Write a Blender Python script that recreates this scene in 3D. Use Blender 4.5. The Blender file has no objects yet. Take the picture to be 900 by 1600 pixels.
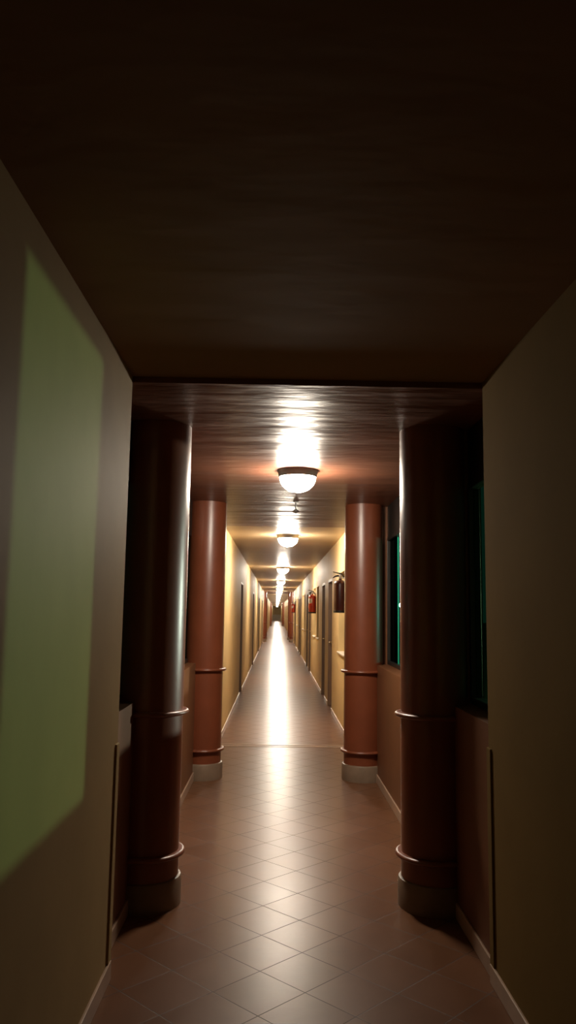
import bpy, bmesh, math, random
from mathutils import Vector, Matrix
random.seed(4)
PI = math.pi
SC = bpy.context.scene
COL = SC.collection

# ------------------------------------------------------------------ helpers
class MB:
    """Collects shapes; build() links them as ONE mesh object."""
    def __init__(self): self.bm = bmesh.new()
    def box(self, x0, x1, y0, y1, z0, z1, bev=0):
        b = bmesh.new()
        bmesh.ops.create_cube(b, size=1)
        for v in b.verts:
            v.co = Vector((x0 + (v.co.x + .5) * (x1 - x0), y0 + (v.co.y + .5) * (y1 - y0), z0 + (v.co.z + .5) * (z1 - z0)))
        if bev:
            bmesh.ops.bevel(b, geom=b.edges[:], offset=bev, segments=2, profile=.5, affect='EDGES')
        return self.merge(b)
    def lathe(self, prof, seg=48, c=(0, 0, 0), mat=None):
        b = bmesh.new()
        rings = []
        for r, z in prof:
            if r < 1e-6: rings.append([b.verts.new((0, 0, z))])
            else: rings.append([b.verts.new((r * math.cos(2 * PI * i / seg), r * math.sin(2 * PI * i / seg), z)) for i in range(seg)])
        for A, B in zip(rings, rings[1:]):
            for i in range(seg):
                j = (i + 1) % seg
                if len(A) == 1 and len(B) == 1: continue
                if len(A) == 1: b.faces.new((A[0], B[j], B[i]))
                elif len(B) == 1: b.faces.new((A[i], A[j], B[0]))
                else: b.faces.new((A[i], A[j], B[j], B[i]))
        bmesh.ops.recalc_face_normals(b, faces=b.faces[:])
        M = Matrix.Translation(c) @ (mat if mat is not None else Matrix())
        bmesh.ops.transform(b, matrix=M, verts=b.verts[:])
        return self.merge(b)
    def tube(self, pts, r, seg=10):
        """swept round tube; r may be a list"""
        b = bmesh.new()
        pts = [Vector(p) for p in pts]
        rr = r if isinstance(r, (list, tuple)) else [r] * len(pts)
        rings = []
        for i, p in enumerate(pts):
            t = (pts[min(i + 1, len(pts) - 1)] - pts[max(i - 1, 0)]).normalized()
            a = t.cross(Vector((0, 0, 1)))
            if a.length < .05: a = t.cross(Vector((0, 1, 0)))
            a.normalize(); c = t.cross(a)
            rings.append([b.verts.new(p + rr[i] * (math.cos(2 * PI * k / seg) * a + math.sin(2 * PI * k / seg) * c)) for k in range(seg)])
        for A, B in zip(rings, rings[1:]):
            for k in range(seg):
                b.faces.new((A[k], A[(k + 1) % seg], B[(k + 1) % seg], B[k]))
        b.faces.new(rings[0][::-1]); b.faces.new(rings[-1])
        bmesh.ops.recalc_face_normals(b, faces=b.faces[:])
        return self.merge(b)
    def bar(self, pts, w, h):
        """flat bar swept along pts in the x-z plane (width along y)"""
        b = bmesh.new()
        pts = [Vector(p) for p in pts]
        rings = []
        for i, p in enumerate(pts):
            t = (pts[min(i + 1, len(pts) - 1)] - pts[max(i - 1, 0)]).normalized()
            n = Vector((-t.z, 0, t.x))
            y = Vector((0, 1, 0))
            hh = h[i] if isinstance(h, (list, tuple)) else h
            rings.append([b.verts.new(p + s * n * hh / 2 + q * y * w / 2) for s, q in ((1, 1), (1, -1), (-1, -1), (-1, 1))])
        for A, B in zip(rings, rings[1:]):
            for k in range(4):
                b.faces.new((A[k], A[(k + 1) % 4], B[(k + 1) % 4], B[k]))
        b.faces.new(rings[0][::-1]); b.faces.new(rings[-1])
        bmesh.ops.recalc_face_normals(b, faces=b.faces[:])
        return self.merge(b)
    def merge(self, b):
        me = bpy.data.meshes.new('tmp'); b.to_mesh(me); b.free()
        self.bm.from_mesh(me); bpy.data.meshes.remove(me)
        return self
    def build(self, name, mat, parent=None, smooth=0):
        me = bpy.data.meshes.new(name)
        self.bm.to_mesh(me); self.bm.free()
        me.materials.append(mat)
        if smooth:
            me.shade_smooth(); me.set_sharp_from_angle(angle=math.radians(smooth))
        o = bpy.data.objects.new(name, me); COL.objects.link(o)
        if parent is not None: o.parent = parent
        return o

def structure(o, label=None):
    o['kind'] = 'structure'
    if label: o['label'] = label
    return o

def thing(name, loc, label, cat, group=None, rz=0):
    o = bpy.data.objects.new(name, None); COL.objects.link(o)
    o.empty_display_size = .1
    o.location = loc; o.rotation_euler = (0, 0, rz)
    o['kind'] = 'thing'; o['label'] = label; o['category'] = cat
    if group: o['group'] = group
    return o

def dup(root, loc, label=None, rz=None):
    """copy of a thing or a structure with copies of its parts and sub-parts"""
    r = root.copy(); COL.objects.link(r); r.location = loc
    if rz is not None: r.rotation_euler = (0, 0, rz)
    if label: r['label'] = label
    for ch in list(root.children):
        c = ch.copy(); COL.objects.link(c); c.parent = r
        for g in list(ch.children):
            d = g.copy(); COL.objects.link(d); d.parent = c
    return r

# ------------------------------------------------------------------ materials
def mat(name, col, rough=.6, spec=.5, metal=0, vary=.08, scale=6, bump=0, bscale=40, bdist=.002, stretch=(1, 1, 1), coat=0, coat_rough=.2):
    m = bpy.data.materials.new(name); m.use_nodes = True
    nt = m.node_tree; N = nt.nodes; L = nt.links
    p = N['Principled BSDF']
    p.inputs['Roughness'].default_value = rough
    p.inputs['Specular IOR Level'].default_value = spec
    p.inputs['Metallic'].default_value = metal
    p.inputs['Coat Weight'].default_value = coat
    p.inputs['Coat Roughness'].default_value = coat_rough
    tc = N.new('ShaderNodeTexCoord'); mp = N.new('ShaderNodeMapping')
    mp.inputs['Scale'].default_value = stretch
    L.new(tc.outputs['Object'], mp.inputs['Vector'])
    nz = N.new('ShaderNodeTexNoise'); nz.inputs['Scale'].default_value = scale; nz.inputs['Detail'].default_value = 5
    L.new(mp.outputs[0], nz.inputs['Vector'])
    rp = N.new('ShaderNodeValToRGB')
    rp.color_ramp.elements[0].position = .3; rp.color_ramp.elements[1].position = .7
    rp.color_ramp.elements[0].color = [c * (1 - vary) for c in col] + [1]
    rp.color_ramp.elements[1].color = [min(1, c * (1 + vary)) for c in col] + [1]
    L.new(nz.outputs['Fac'], rp.inputs['Fac']); L.new(rp.outputs['Color'], p.inputs['Base Color'])
    if bump:
        n2 = N.new('ShaderNodeTexNoise'); n2.inputs['Scale'].default_value = bscale; n2.inputs['Detail'].default_value = 3
        L.new(mp.outputs[0], n2.inputs['Vector'])
        b = N.new('ShaderNodeBump'); b.inputs['Strength'].default_value = bump; b.inputs['Distance'].default_value = bdist
        L.new(n2.outputs['Fac'], b.inputs['Height']); L.new(b.outputs[0], p.inputs['Normal'])
    return m

def emit(name, col, s):
    m = bpy.data.materials.new(name); m.use_nodes = True
    nt = m.node_tree; nt.nodes.remove(nt.nodes['Principled BSDF'])
    e = nt.nodes.new('ShaderNodeEmission'); e.inputs['Color'].default_value = (*col, 1); e.inputs['Strength'].default_value = s
    nt.links.new(e.outputs[0], nt.nodes['Material Output'].inputs['Surface'])
    return m

def pane_mat(name, col):
    m = bpy.data.materials.new(name); m.use_nodes = True
    nt = m.node_tree; nt.nodes.remove(nt.nodes['Principled BSDF'])
    t = nt.nodes.new('ShaderNodeBsdfTransparent'); t.inputs['Color'].default_value = (*col, 1)
    g = nt.nodes.new('ShaderNodeBsdfGlossy'); g.inputs['Roughness'].default_value = .05
    x = nt.nodes.new('ShaderNodeMixShader')
    x.inputs[0].default_value = .03; nt.links.new(t.outputs[0], x.inputs[1]); nt.links.new(g.outputs[0], x.inputs[2])
    nt.links.new(x.outputs[0], nt.nodes['Material Output'].inputs['Surface'])
    return m

def tile_mat():
    m = bpy.data.materials.new('diagonal_floor_tile'); m.use_nodes = True
    nt = m.node_tree; N = nt.nodes; L = nt.links
    p = N['Principled BSDF']
    tc = N.new('ShaderNodeTexCoord'); sp = N.new('ShaderNodeSeparateXYZ')
    L.new(tc.outputs['Object'], sp.inputs[0])
    D = .367
    def math_(op, a, b=None, c=None):
        n = N.new('ShaderNodeMath'); n.operation = op
        for i, v in enumerate((a, b, c)):
            if v is None: continue
            if isinstance(v, (int, float)): n.inputs[i].default_value = v
            else: L.new(v, n.inputs[i])
        return n.outputs[0]
    u = math_('DIVIDE', math_('SUBTRACT', math_('ADD', sp.outputs[0], sp.outputs[1]), 3.452), D)
    v = math_('DIVIDE', math_('ADD', math_('SUBTRACT', sp.outputs[0], sp.outputs[1]), 3.172), D)
    def edge(a):   # distance from the nearest grout line, 0 at the line
        f = math_('FRACT', a)
        return math_('MINIMUM', f, math_('SUBTRACT', 1, f))
    e = math_('MINIMUM', edge(u), edge(v))
    mr = N.new('ShaderNodeMapRange'); mr.inputs['From Min'].default_value = .004; mr.inputs['From Max'].default_value = .011
    L.new(e, mr.inputs['Value'])                   # 0 grout .. 1 tile
    cv = N.new('ShaderNodeCombineXYZ'); L.new(math_('FLOOR', u), cv.inputs[0]); L.new(math_('FLOOR', v), cv.inputs[1])
    wn = N.new('ShaderNodeTexWhiteNoise'); L.new(cv.outputs[0], wn.inputs['Vector'])
    nz = N.new('ShaderNodeTexNoise'); nz.inputs['Scale'].default_value = 7; nz.inputs['Detail'].default_value = 2
    L.new(tc.outputs['Object'], nz.inputs['Vector'])
    mixv = math_('ADD', math_('MULTIPLY', wn.outputs['Value'], .35), math_('MULTIPLY', nz.outputs['Fac'], .65))
    rp = N.new('ShaderNodeValToRGB')
    rp.color_ramp.elements[0].position = .2; rp.color_ramp.elements[1].position = .8
    rp.color_ramp.elements[0].color = (*TILE_A, 1); rp.color_ramp.elements[1].color = (*TILE_B, 1)
    L.new(mixv, rp.inputs['Fac'])
    mx = N.new('ShaderNodeMix'); mx.data_type = 'RGBA'
    L.new(mr.outputs[0], mx.inputs['Factor']); mx.inputs['A'].default_value = (.045, .022, .013, 1); L.new(rp.outputs['Color'], mx.inputs['B'])
    L.new(mx.outputs['Result'], p.inputs['Base Color'])
    r = math_('ADD', math_('MULTIPLY', nz.outputs['Fac'], .02), math_('ADD', FLOOR_ROUGH, math_('MULTIPLY', wn.outputs['Value'], .02)))
    r2 = math_('ADD', r, math_('MULTIPLY', math_('SUBTRACT', 1, mr.outputs[0]), .4))
    L.new(r2, p.inputs['Roughness'])
    p.inputs['Specular IOR Level'].default_value = FLOOR_SPEC
    b = N.new('ShaderNodeBump'); b.inputs['Strength'].default_value = .3; b.inputs['Distance'].default_value = .001
    n3 = N.new('ShaderNodeTexNoise'); n3.inputs['Scale'].default_value = 14; n3.inputs['Detail'].default_value = 2
    L.new(tc.outputs['Object'], n3.inputs['Vector'])
    hgt = math_('ADD', math_('MULTIPLY', mr.outputs[0], .7), math_('MULTIPLY', n3.outputs['Fac'], .8))
    L.new(hgt, b.inputs['Height']); L.new(b.outputs[0], p.inputs['Normal'])
    return m

TILE_A = (.125, .053, .024); TILE_B = (.160, .069, .033)
FLOOR_ROUGH = .282; FLOOR_SPEC = .36
LAMP = 250.0
GARDEN = 4600.0
EXPOSURE = 0.0

M = {}
M['cream'] = mat('cream_wall_paint', (.60, .43, .20), rough=.6, spec=.3, vary=.05, scale=3, bump=.25, bscale=18, bdist=.004)
M['near_wall_right'] = mat('wall_paint_shaded', (.205, .130, .048), rough=.95, spec=.04, vary=.05, scale=3, bump=.25, bscale=14, bdist=.004)  # right wall's dimmer light put into a darker wall colour
M['near_wall'] = mat('wall_paint_lit', (.42, .30, .14), rough=.7, spec=.16, vary=.05, scale=3, bump=.25, bscale=14, bdist=.004)  # left wall's extra brightness put into a lighter wall colour
M['near_ceil'] = mat('brown_beige_ceiling_paint', (.27, .155, .065), rough=.75, spec=.15, vary=.08, scale=2, bump=.3, bscale=3, bdist=.01, stretch=(.7, 1.4, 1))
M['link_ceil'] = mat('red_brown_gloss_ceiling_paint', (.19, .075, .042), rough=.40, spec=.45, vary=.1, scale=2, bump=.5, bscale=2.2, bdist=.03, stretch=(.7, 2.0, 1))
M['cor_ceil'] = mat('cream_gloss_ceiling_paint', (.44, .32, .18), rough=.38, spec=.5, vary=.06, scale=2, bump=.3, bscale=2.4, bdist=.015, stretch=(.6, 2, 1))
M['column'] = mat('red_brown_column_paint', (.20, .052, .021), rough=.38, spec=.6, coat=.35, coat_rough=.3, vary=.1, scale=5, bump=.2, bscale=12, bdist=.004)
M['plinth'] = mat('beige_plinth_tile', (.22, .155, .105), rough=.4, vary=.15, scale=8, bump=.2)
M['parapet'] = mat('orange_brown_wall_paint', (.17, .064, .024), rough=.5, vary=.08, scale=4, bump=.2, bscale=16, bdist=.003)
M['skirting'] = mat('pinkish_tile_skirting', (.45, .31, .22), rough=.3, vary=.1, scale=7, bump=.1)
M['trim'] = mat('pale_plaster_trim', (.60, .50, .36), rough=.5, vary=.06, bump=.1)
M['dark_wood'] = mat('dark_brown_door_wood', (.09, .05, .03), rough=.4, vary=.25, scale=4, bump=.2, bscale=20, stretch=(6, 6, .5))
M['wood_frame'] = mat('brown_door_frame_wood', (.16, .09, .05), rough=.45, vary=.2, scale=5, bump=.15, stretch=(5, 5, .6))
M['brass'] = mat('worn_brass', (.55, .38, .16), rough=.3, metal=1, vary=.1)
M['alu'] = mat('dark_bronze_aluminium', (.06, .06, .055), rough=.4, metal=.7, vary=.1)
M['rim'] = mat('satin_nickel_lamp_rim', (.42, .38, .34), rough=.4, metal=.8, vary=.06)
M['sill'] = mat('pale_stone_sill', (.70, .62, .50), rough=.4, vary=.08, scale=10)
M['ext_red'] = mat('fire_red_enamel', (.52, .045, .02), rough=.3, vary=.05, coat=.4)
M['ext_backlit'] = mat('backlit_red_enamel', (.085, .016, .014), rough=.4, vary=.05, coat=.2)  # backlit shade of the nearest extinguisher put into its body colour
M['ext_black'] = mat('black_rubber_plastic', (.02, .018, .018), rough=.5, vary=.2, bump=.1)
M['ext_metal'] = mat('valve_metal', (.45, .42, .38), rough=.35, metal=1, vary=.1)
M['sticker'] = mat('white_paper_sticker', (.80, .76, .70), rough=.5, vary=.05)
M['steel'] = mat('grey_steel', (.30, .29, .28), rough=.4, metal=.8, vary=.1)
M['post'] = mat('dark_green_post_paint', (.03, .05, .04), rough=.5, vary=.15)
M['glass_edge'] = mat('green_glass_edge', (.03, .55, .33), rough=.25, spec=.6, vary=.05)
M['pane'] = pane_mat('green_tinted_glass', (.58, .80, .60))
M['teal_pane'] = pane_mat('dark_teal_glass', (.08, .27, .25))
M['clear_pane'] = pane_mat('dark_window_glass', (.30, .40, .36))
M['ground'] = mat('dark_lawn', (.03, .06, .025), rough=.9, vary=.3, scale=20, bump=.5, bscale=60, bdist=.02)
M['bowl'] = emit('lamp_glass_glow', (1.0, .88, .72), LAMP)
M['globe'] = emit('garden_globe_glow', (.88, 1.0, .82), GARDEN)
M['far_globe'] = emit('far_globe_glow', (.9, 1.0, .9), 40)
M['tile'] = tile_mat()

# ------------------------------------------------------------------ layout (x right, y along the corridor, z up; camera at 0,0,1.5)
XL, XR = -.663, .916            # near passage walls
Z1 = 3.41                       # near passage ends
HN = 2.542                      # near passage ceiling
HC = 2.515                     # ceiling beyond
CL, CR = -.635, .86             # far corridor walls
PL, PR = -.72, .93              # low walls of the colonnades
SILL, HEAD = 1.03, 2.22
LINK = 5.88                     # length of a colonnade
BAY = 7.4
links = [Z1]
cors = []
z = Z1 + LINK
for nb in (4, 5, 7):
    cors.append((z, nb)); z += nb * BAY
    if nb != 7: links.append(z); z += LINK
ZEND = z

# ---- floor and ceilings
o = MB().box(-1.1, 1.3, -14, ZEND + .2, -.2, 0).build('floor', M['tile']); structure(o)
o = MB().box(XL - .3, XR + .3, -14, Z1, HN, HN + .2).build('ceiling', M['near_ceil']); structure(o)
for k, zl in enumerate(links):
    o = MB().box(-1.1, 1.3, zl, zl + LINK, HC, HC + .268).build('ceiling', M['link_ceil']); structure(o)
for zc, nb in cors:
    o = MB().box(CL - .3, CR + .3, zc, zc + nb * BAY, HC, HC + .268).build('ceiling', M['cor_ceil']); structure(o)

# ---- near passage
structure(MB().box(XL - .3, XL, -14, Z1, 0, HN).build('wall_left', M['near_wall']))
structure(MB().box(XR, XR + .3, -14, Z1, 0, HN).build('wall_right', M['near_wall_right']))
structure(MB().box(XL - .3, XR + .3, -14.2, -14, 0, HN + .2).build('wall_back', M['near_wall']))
structure(MB().box(XL, XL + .012, -14, Z1, 0, .075, .003).build('baseboard_left', M['skirting']))
structure(MB().box(XR - .012, XR, -14, Z1, 0, .075, .003).build('baseboard_right', M['skirting']))
# corner strips at the ends of the near walls, up to the height of the low wall
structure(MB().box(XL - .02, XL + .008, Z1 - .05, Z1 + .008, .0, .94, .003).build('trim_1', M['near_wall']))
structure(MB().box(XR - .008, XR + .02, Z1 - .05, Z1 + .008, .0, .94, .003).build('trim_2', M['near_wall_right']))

# ---- colonnades: low walls, lintels, windows
def wide(o, *a): return structure(o)
wn = 1
def link_window(x, y0, y1, opens, n, glass):
    """aluminium window over a low wall: frame, panes (with green polished edge)"""
    w = bpy.data.objects.new('window_%d' % n, None); COL.objects.link(w); w['kind'] = 'structure'
    w.location = (x, y0, SILL)
    f = MB()
    L_ = y1 - y0; H = HEAD - SILL
    f.box(-.03, .03, 0, L_, 0, .035, .004); f.box(-.03, .03, 0, L_, H - .035, H, .004)
    f.box(-.03, .03, 0, .03, .035, H - .035, .003); f.box(-.03, .03, L_ - .03, L_, .035, H - .035, .003)
    f.build('frame', M['alu'], w)
    for a, b in opens:
        pn = MB().box(-.004, .004, a - y0, b - y0, .035, H - .035).build('pane', glass, w)
        if a - y0 > .5: MB().box(-.005, .005, a - y0 - .012, a - y0, .036, H - .036).build('pane_edge', M['glass_edge'], pn)
    return w

for k, zl in enumerate(links):
    y1 = zl + LINK
    structure(MB().box(PR, PR + .19, zl, y1, 0, SILL).build('wall_right', M['parapet']))
    structure(MB().box(PL - .19, PL, zl, y1, 0, SILL).build('wall_left', M['parapet']))
    # dark metal transom panels above the windows
    structure(MB().box(1.05, PR + .19, zl, y1, HEAD, HC).build('wall_right', M['alu']))
    structure(MB().box(PL - .19, -.80, zl, y1, HEAD, HC).build('wall_left', M['alu']))
    structure(MB().box(PR - .012, PR, zl + .01, y1, 0, .075, .003).build('baseboard_right', M['skirting']))
    structure(MB().box(PL, PL + .012, zl + .01, y1, 0, .075, .003).build('baseboard_left', M['skirting']))
    # piers behind the columns and blind wall beyond, added to block garden lamp light
    for a, b, e in ((.83, 1.08, 0), (3.97, LINK, .06)):
        structure(MB().box(PR + e, PR + .19, zl + a, zl + b, SILL, HC).build('wall_right', M['parapet']))
        structure(MB().box(PL - .19, PL - e, zl + a, zl + b, SILL, HC).build('wall_left', M['parapet']))
    link_window(1.075, zl, zl + .83, [(zl + .03, zl + .80)], wn, M['pane']); wn += 1
    link_window(1.075, zl + 1.08, zl + 3.97, [(6.90 if k == 0 else zl + 1.11, zl + 3.94)], wn, M['teal_pane']); wn += 1
    link_window(-.83, zl, zl + .83, [(zl + .03, zl + .80)], wn, M['pane']); wn += 1
    link_window(-.83, zl + 1.08, zl + 3.97, [(zl + 1.11, zl + 3.94)], wn, M['pane']); wn += 1
    # pale floor strip where the tiled corridor begins
    t = MB().box(CL, CR, y1 - .30, y1 - .255, 0, .004, .001).box(CL, CR, y1 - .20, y1 - .165, 0, .004, .001)
    structure(t.build('trim_%d' % (3 + k), M['skirting']))

# ---- corridors
def wall_with_openings(side, x, y0, y1, ops):
    """ops: (a, b, sill, head) along y; returns one wall mesh with real recesses"""
    X0, X1 = (x, x + .3) if side > 0 else (x - .3, x)
    w = MB(); y = y0
    for a, b, s, h in sorted(ops):
        if a > y: w.box(X0, X1, y, a, 0, HC)
        if s > 0: w.box(X0, X1, a, b, 0, s)
        w.box(X0, X1, a, b, h, HC)
        y = b
    if y < y1: w.box(X0, X1, y, y1, 0, HC)
    return structure(w.build('wall_right' if side > 0 else 'wall_left', M['cream']))

R_OPS = [('window', .41, 1.51), ('door', 2.75, 3.69), ('door', 4.50, 5.41), ('window', 6.55, 7.30)]   # offsets in a bay
L_OPS = [('door', 4.75, 5.70)]
def make_door(width, n):
    d = bpy.data.objects.new('door_%d' % n, None); COL.objects.link(d); d['kind'] = 'structure'
    fr = MB(); H = 2.035
    fr.box(-.0, .11, 0, .045, 0, H, .004); fr.box(0, .11, width - .045, width, 0, H, .004); fr.box(0, .11, .045, width - .045, H - .045, H, .004)
    fr.build('door_frame', M['wood_frame'], d)
    lf = MB().box(.065, .105, .045, width - .045, .005, H - .045, .003)
    for z0, z1 in ((.12, .85), (1.0, 1.85)):
        lf.box(.058, .066, .16, width - .16, z0, z1, .004)
    leaf = lf.build('door_leaf', M['dark_wood'], d)
    hd = MB().lathe([(.0, 0), (.024, 0), (.024, .006), (.009, .01), (.009, .045), (0, .047)], 16, (.058, width - .11, 1.02), Matrix.Rotation(-PI / 2, 4, 'Y'))
    hd.tube([(.018, width - .11, 1.02), (.016, width - .16, 1.02), (.018, width - .21, 1.018)], [.009, .008, .007], 10)
    hd.build('door_handle', M['brass'], leaf, 40)
    return d
def make_window(width, n):
    w = bpy.data.objects.new('window_%d' % n, None); COL.objects.link(w); w['kind'] = 'structure'
    H = 2.035 - .96
    f = MB()
    f.box(.10, .15, 0, .04, 0, H, .004); f.box(.10, .15, width - .04, width, 0, H, .004)
    f.box(.10, .15, .04, width - .04, H - .04, H, .004); f.box(.10, .15, .04, width - .04, 0, .04, .004)
    f.box(.105, .145, width / 2 - .02, width / 2 + .02, .04, H - .04, .003)
    f.build('window_frame', M['wood_frame'], w)
    MB().box(.122, .128, .04, width - .04, .04, H - .04).build('pane', M['clear_pane'], w)
    MB().box(.16, .2, -.02, width + .02, -.03, H + .02).build('blind', M['trim'], w)
    MB().box(-.025, .10, -.0, width, -.0, .02, .004).build('window_sill', M['sill'], w)
    return w
dn = 1
for zc, nb in cors:
    ro, lo = [], []
    for b in range(nb):
        for kind, a, c in R_OPS:
            ro.append((zc + b * BAY + a, zc + b * BAY + c, .96 if kind == 'window' else 0, 2.035))
        for kind, a, c in L_OPS:
            lo.append((zc + b * BAY + a, zc + b * BAY + c, 0, 2.135))
    y1 = zc + nb * BAY
    wall_with_openings(1, CR, zc, y1, ro)
    wall_with_openings(-1, CL, zc, y1, [(a, b, s, 2.035) for a, b, s, h in lo])
    for a, b, s, h in ro:
        if s:
            w = make_window(b - a, wn); wn += 1
            w.location = (CR, a, .96)
        else:
            d = make_door(b - a, dn); dn += 1
            d.location = (CR, a, 0)
    for a, b, s, h in lo:
        d = make_door(b - a, dn); dn += 1
        d.location = (CL, b, 0); d.rotation_euler = (0, 0, PI)
    def skirt(side, x, ops):
        m = MB(); y = zc
        for a, b, s, h in sorted(ops) + [(y1, y1, 0, 0)]:
            if s: continue
            if a > y + .01: m.box(x - .012 if side > 0 else x, x if side > 0 else x + .012, y, a, 0, .075, .003)
            y = b
        structure(m.build('baseboard_right' if side > 0 else 'baseboard_left', M['skirting']))
    skirt(1, CR, ro); skirt(-1, CL, lo)
structure(MB().box(CL - .3, CR + .3, ZEND, ZEND + .2, 0, HC).build('wall_front', M['cream']))
structure(MB().box(CL, CR, ZEND - .03, ZEND, 0, 1.0, .004).build('trim_6', M['trim']))

# ---- outside
structure(MB().box(1.3, 90, -20, 160, -.3, -.12).build('ground', M['ground']))
structure(MB().box(-60, -1.1, -20, 160, -.3, -.12).build('ground', M['ground']))

# ------------------------------------------------------------------ columns
def make_column(label):
    c = thing('column', (0, 0, 0), label, 'column', 'round red-brown columns')
    R = .178
    MB().lathe([(0, .12), (R, .12), (R, HC), (0, HC)], 72).build('shaft', M['column'], c, 40)
    MB().lathe([(0, 0), (R + .018, 0), (R + .018, .125), (R + .012, .138), (R, .142), (0, .142)], 72).build('plinth', M['plinth'], c, 40)
    for h in (.268, .98):
        pr = [(R - .004, h - .026)] + [(R + .014 + .018 * math.sin(a), h - .013 - .013 * math.cos(a)) for a in [PI * i / 8 for i in range(9)]] + [(R - .004, h)]
        MB().lathe(pr, 72).build('collar', M['column'], c, 50)
    return c
D1, D2 = .86, 3.94
col_labels = [
    ('nearest round column on the left, its right edge brightly lit', 'nearest round column on the right, beside the dark green window'),
    ('red-brown round column on the left just before the bright yellow corridor', 'red-brown round column on the right with the fire extinguisher behind it'),
    ('small distant red column on the left, halfway down the corridor', 'small distant red column on the right, beyond the third fire extinguisher'),
    ('distant left column, second one of the middle colonnade', 'distant right column, second one of the middle colonnade'),
    ('tiny dark column on the left near the corridor end', 'tiny dark column on the right near the corridor end'),
    ('tiny farthest column on the left before the end wall', 'tiny farthest column on the right before the end wall')]
c0 = None; i = 0
for zl in links:
    for d in (D1, D2):
        for x, lab in zip((-.667, .856) if d == D1 else (-.663, .818), col_labels[i]):
            if c0 is None:
                c0 = make_column(lab); c0.location = (x, zl + d, 0)
            else: dup(c0, (x, zl + d, 0), lab)
        i += 1

# ------------------------------------------------------------------ ceiling lamps
def make_lamp(label):
    l = thing('ceiling_lamp', (0, 0, 0), label, 'lamp', 'round ceiling lamps in a row')
    MB().lathe([(0, 0), (.146, 0), (.148, -.006), (.146, -.014), (.143, -.018), (.138, -.044), (.134, -.050), (.128, -.048), (.128, -.035), (0, -.035)], 56).build('rim', M['rim'], l, 40)
    pr = [(.126, -.040)] + [(.131 * math.cos(a), -.050 - .108 * math.sin(a)) for a in [PI / 2 * i / 14 for i in range(14)]] + [(0, -.158)]
    MB().lathe(pr, 48).build('glass_bowl', M['bowl'], l, 60)
    MB().lathe([(0, -.156), (.008, -.156), (.010, -.161), (.006, -.167), (0, -.169)], 16).build('finial', M['rim'], l, 60)
    return l
lamp_y = []
for k, zl in enumerate(links):
    lamp_y.append(zl + 2.14)
    zc, nb = cors[k]
    lamp_y += [zc + 1.0 + b * BAY for b in range(nb)]
    if k < 2: lamp_y.append(zc + nb * BAY - .6)  # extra lamp added to brighten the front faces of the next columns
lamp_labels = ['largest glowing bowl ceiling lamp, between the four nearest columns',
    'second glowing ceiling lamp, just inside the mouth of the yellow corridor',
    'third glowing ceiling lamp from the camera, first one above the white streak of lights',
    'fourth glowing ceiling lamp from the camera, topmost in the white streak of lights',
    'fifth glowing ceiling lamp from the camera, lower in the white streak than the fourth',
    'sixth ceiling lamp from the camera, added just before the small distant red columns to light them']
l0 = None
for i, y in enumerate(lamp_y):
    lab = lamp_labels[i] if i < 6 else 'tiny far ceiling lamp in the white streak among and beyond the distant red columns'
    loc = (.14, y, HC)
    if l0 is None: l0 = make_lamp(lab); l0.location = loc
    else: dup(l0, loc, lab)

# ------------------------------------------------------------------ sprinkler under the first lamp
s = thing('ceiling_sprinkler', (.165, 7.12, HC), 'small dark sprinkler head hanging from the ceiling behind the largest lamp', 'sprinkler')
MB().lathe([(0, 0), (.026, 0), (.024, -.006), (.008, -.010), (0, -.010)], 24).build('flange', M['steel'], s, 40)
MB().lathe([(0, -.008), (.007, -.008), (.007, -.075), (0, -.075)], 16).build('pipe', M['steel'], s, 40)
MB().lathe([(0, -.072), (.010, -.074), (.034, -.090), (.033, -.094), (.008, -.112), (0, -.114)], 24).build('spray_head', M['steel'], s, 30)

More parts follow.
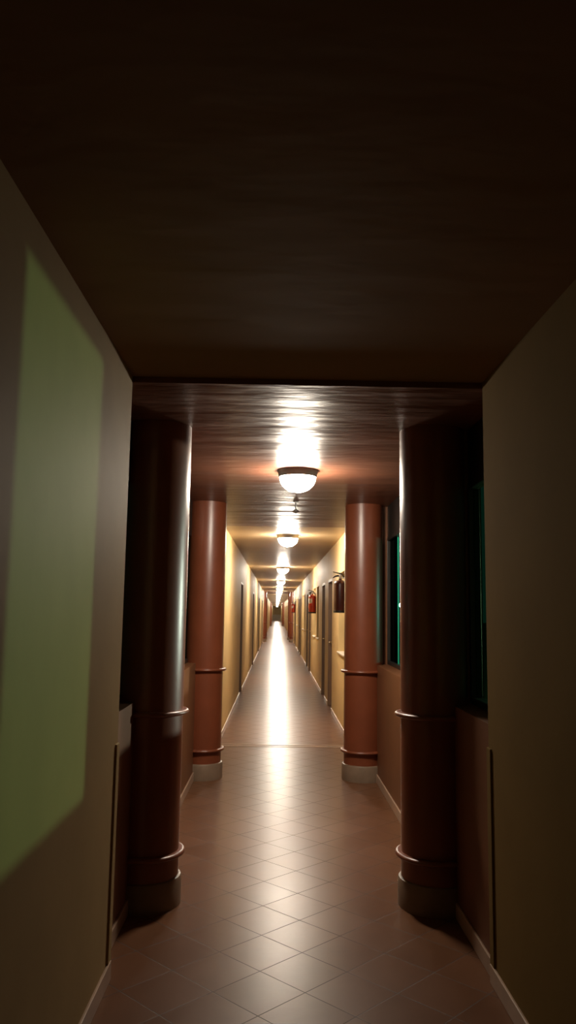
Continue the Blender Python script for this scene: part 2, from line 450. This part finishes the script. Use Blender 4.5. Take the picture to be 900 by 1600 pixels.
# ------------------------------------------------------------------ fire extinguishers on the right wall
def make_ext(label, sticker, paint):
    e = thing('fire_extinguisher', (0, 0, 0), label, 'fire extinguisher', 'fire extinguishers along the right wall')
    R = .079; H = .405
    pr = [(0, .012), (R - .012, .012), (R - .004, .016), (R, .026), (R, H - .055)] + [(R * math.cos(a) * .999, H - .055 + .05 * math.sin(a)) for a in [PI / 2 * i / 9 for i in range(1, 8)]] + [(.02, H - .004), (.018, H + .012), (0, H + .012)]
    body = MB().lathe(pr, 48).build('cylinder', paint, e, 50)
    MB().lathe([(0, 0), (R + .003, 0), (R + .003, .028), (R - .002, .030), (0, .030)], 48).build('base_ring', M['ext_black'], e, 40)
    MB().lathe([(0, H + .008), (.017, H + .008), (.017, H + .03), (.013, H + .034), (.013, H + .062), (.009, H + .068), (0, H + .068)], 20).build('valve', M['ext_metal'], e, 35)
    # carrying handle and squeeze lever point into the corridor (-x)
    MB().bar([(.02, 0, H + .045), (-.03, 0, H + .045), (-.06, 0, H + .038), (-.085, 0, H + .022), (-.092, 0, H + .018)], .022, [.022, .022, .018, .012, .008]).build('carry_handle', M['ext_black'], e)
    MB().bar([(.03, 0, H + .064), (-.01, 0, H + .074), (-.05, 0, H + .084), (-.09, 0, H + .092)], .020, [.018, .016, .012, .008]).build('squeeze_lever', M['ext_black'], e)
    MB().lathe([(0, 0), (.017, 0), (.018, .004), (.018, .014), (0, .016)], 20, (0, -.013, H + .045), Matrix.Rotation(PI / 2, 4, 'X')).build('pressure_gauge', M['ext_metal'], e, 40)
    pts = []
    for i in range(19):
        t = i / 18
        a = t * PI
        pts.append((.012 + .052 * math.sin(a * .55) + .02 * math.sin(a), .02 + .062 * t ** .5, H + .045 + .012 * math.sin(a) - .30 * t ** 2.2))
    hose = MB().tube(pts, .009, 10).build('hose', M['ext_black'], e, 60)
    ex = Vector(pts[-1])
    MB().tube([ex, ex + Vector((0, .002, -.03)), ex + Vector((0, .003, -.075))], [.010, .012, .019], 14).build('nozzle', M['ext_black'], hose, 60)
    br = MB().box(.078, .0815, -.03, .03, .06, .36, .001)
    br.box(.02, .08, -.012, .012, H + .012, H + .03, .003)
    br.build('wall_bracket', M['steel'], e)
    # paper sticker wrapped on the cylinder, facing the corridor and the camera
    if not sticker: return e
    b = bmesh.new(); n = 14; rows = 9
    grid = []
    for r in range(rows + 1):
        row = []
        for k in range(n + 1):
            u, v = k / n * 2 - 1, r / rows * 2 - 1
            w = math.sqrt(max(0, 1 - abs(v) ** 3.2)) if sticker == 'oval' else 1
            a = math.radians(215) + u * w * math.radians(52)
            row.append(b.verts.new(((R + .0012) * math.cos(a), (R + .0012) * math.sin(a), .265 + v * .062)))
        grid.append(row)
    for r in range(rows):
        for k in range(n): b.faces.new((grid[r][k], grid[r][k + 1], grid[r + 1][k + 1], grid[r + 1][k]))
    bmesh.ops.remove_doubles(b, verts=b.verts[:], dist=1e-5)
    st = MB(); st.merge(b); st.build('sticker', M['sticker'], e, 60)
    return e
e1 = make_ext('fire extinguisher painted dark as if backlit on the right wall, nearest, half behind the column', None, M['ext_backlit'])
e1.location = (CR - .0815, 9.56, 1.50)
e2 = make_ext('red fire extinguisher with a white sticker, second along the right wall', 'oval', M['ext_red'])
e2.location = (CR - .0815, 17.0, 1.48)
dup(e2, (CR - .0815, 35.6, 1.47), 'small far red fire extinguisher on the right wall, just before the distant columns')

# ------------------------------------------------------------------ garden lamps outside the right windows
def make_garden(label, h, globe, gr):
    g = thing('garden_lamp', (0, 0, 0), label, 'lamp', 'garden lamps outside')
    MB().lathe([(0, 0), (.10, 0), (.10, .02), (.05, .05), (.035, .10), (.03, h - gr - .05), (.03, h - gr - .03), (.045, h - gr + .005), (0, h - gr + .005)], 24).build('post', M['post'], g, 40)
    MB().lathe([(0, h - gr)] + [(gr * math.sin(a), h - gr * math.cos(a)) for a in [PI * i / 16 for i in range(1, 16)]] + [(0, h + gr)], 32).build('globe', globe, g, 60)
    return g
g = make_garden('garden globe lamp on a post outside the right window, out by the lawn', 1.60 + .12, M['globe'], .06)
g.location = (5.2, 7.4, -.12)
g = make_garden('tiny white garden lamp seen through the gap beside the near right column', 1.82 + .12, M['far_globe'], .11)
g.location = (4.83, 30, -.12)

# ------------------------------------------------------------------ world, camera, view
w = bpy.data.worlds.new('night'); SC.world = w; w.use_nodes = True
bg = w.node_tree.nodes['Background']; bg.inputs['Color'].default_value = (.007, .046, .042, 1); bg.inputs['Strength'].default_value = .3

pitch, yaw, roll, f = .1278, .0132, .0148, 1216.5
cp, sp, cy, sy, cr, sr = math.cos(pitch), math.sin(pitch), math.cos(yaw), math.sin(yaw), math.cos(roll), math.sin(roll)
F = Vector((sy * cp, cy * cp, sp)); rt = Vector((cy, -sy, 0)); up = Vector((-sy * sp, -cy * sp, cp))
Rv = cr * rt + sr * up; Uv = -sr * rt + cr * up
cam = bpy.data.cameras.new('camera'); co = bpy.data.objects.new('camera', cam); COL.objects.link(co)
mw = Matrix.Identity(4)
for i in range(3):
    mw[i][0] = Rv[i]; mw[i][1] = Uv[i]; mw[i][2] = -F[i]
mw[0][3], mw[1][3], mw[2][3] = 0, 0, 1.5
co.matrix_world = mw
cam.sensor_fit = 'VERTICAL'; cam.sensor_height = 36; cam.lens = 36 * f / 1600
cam.clip_start = .02; cam.clip_end = 400
SC.camera = co
SC.view_settings.view_transform = 'Standard'; SC.view_settings.look = 'None'
SC.view_settings.exposure = EXPOSURE; SC.view_settings.gamma = 1
SC.cycles.max_bounces = 10; SC.cycles.diffuse_bounces = 6; SC.cycles.glossy_bounces = 5; SC.cycles.transparent_max_bounces = 12
SC.cycles.sample_clamp_indirect = 8
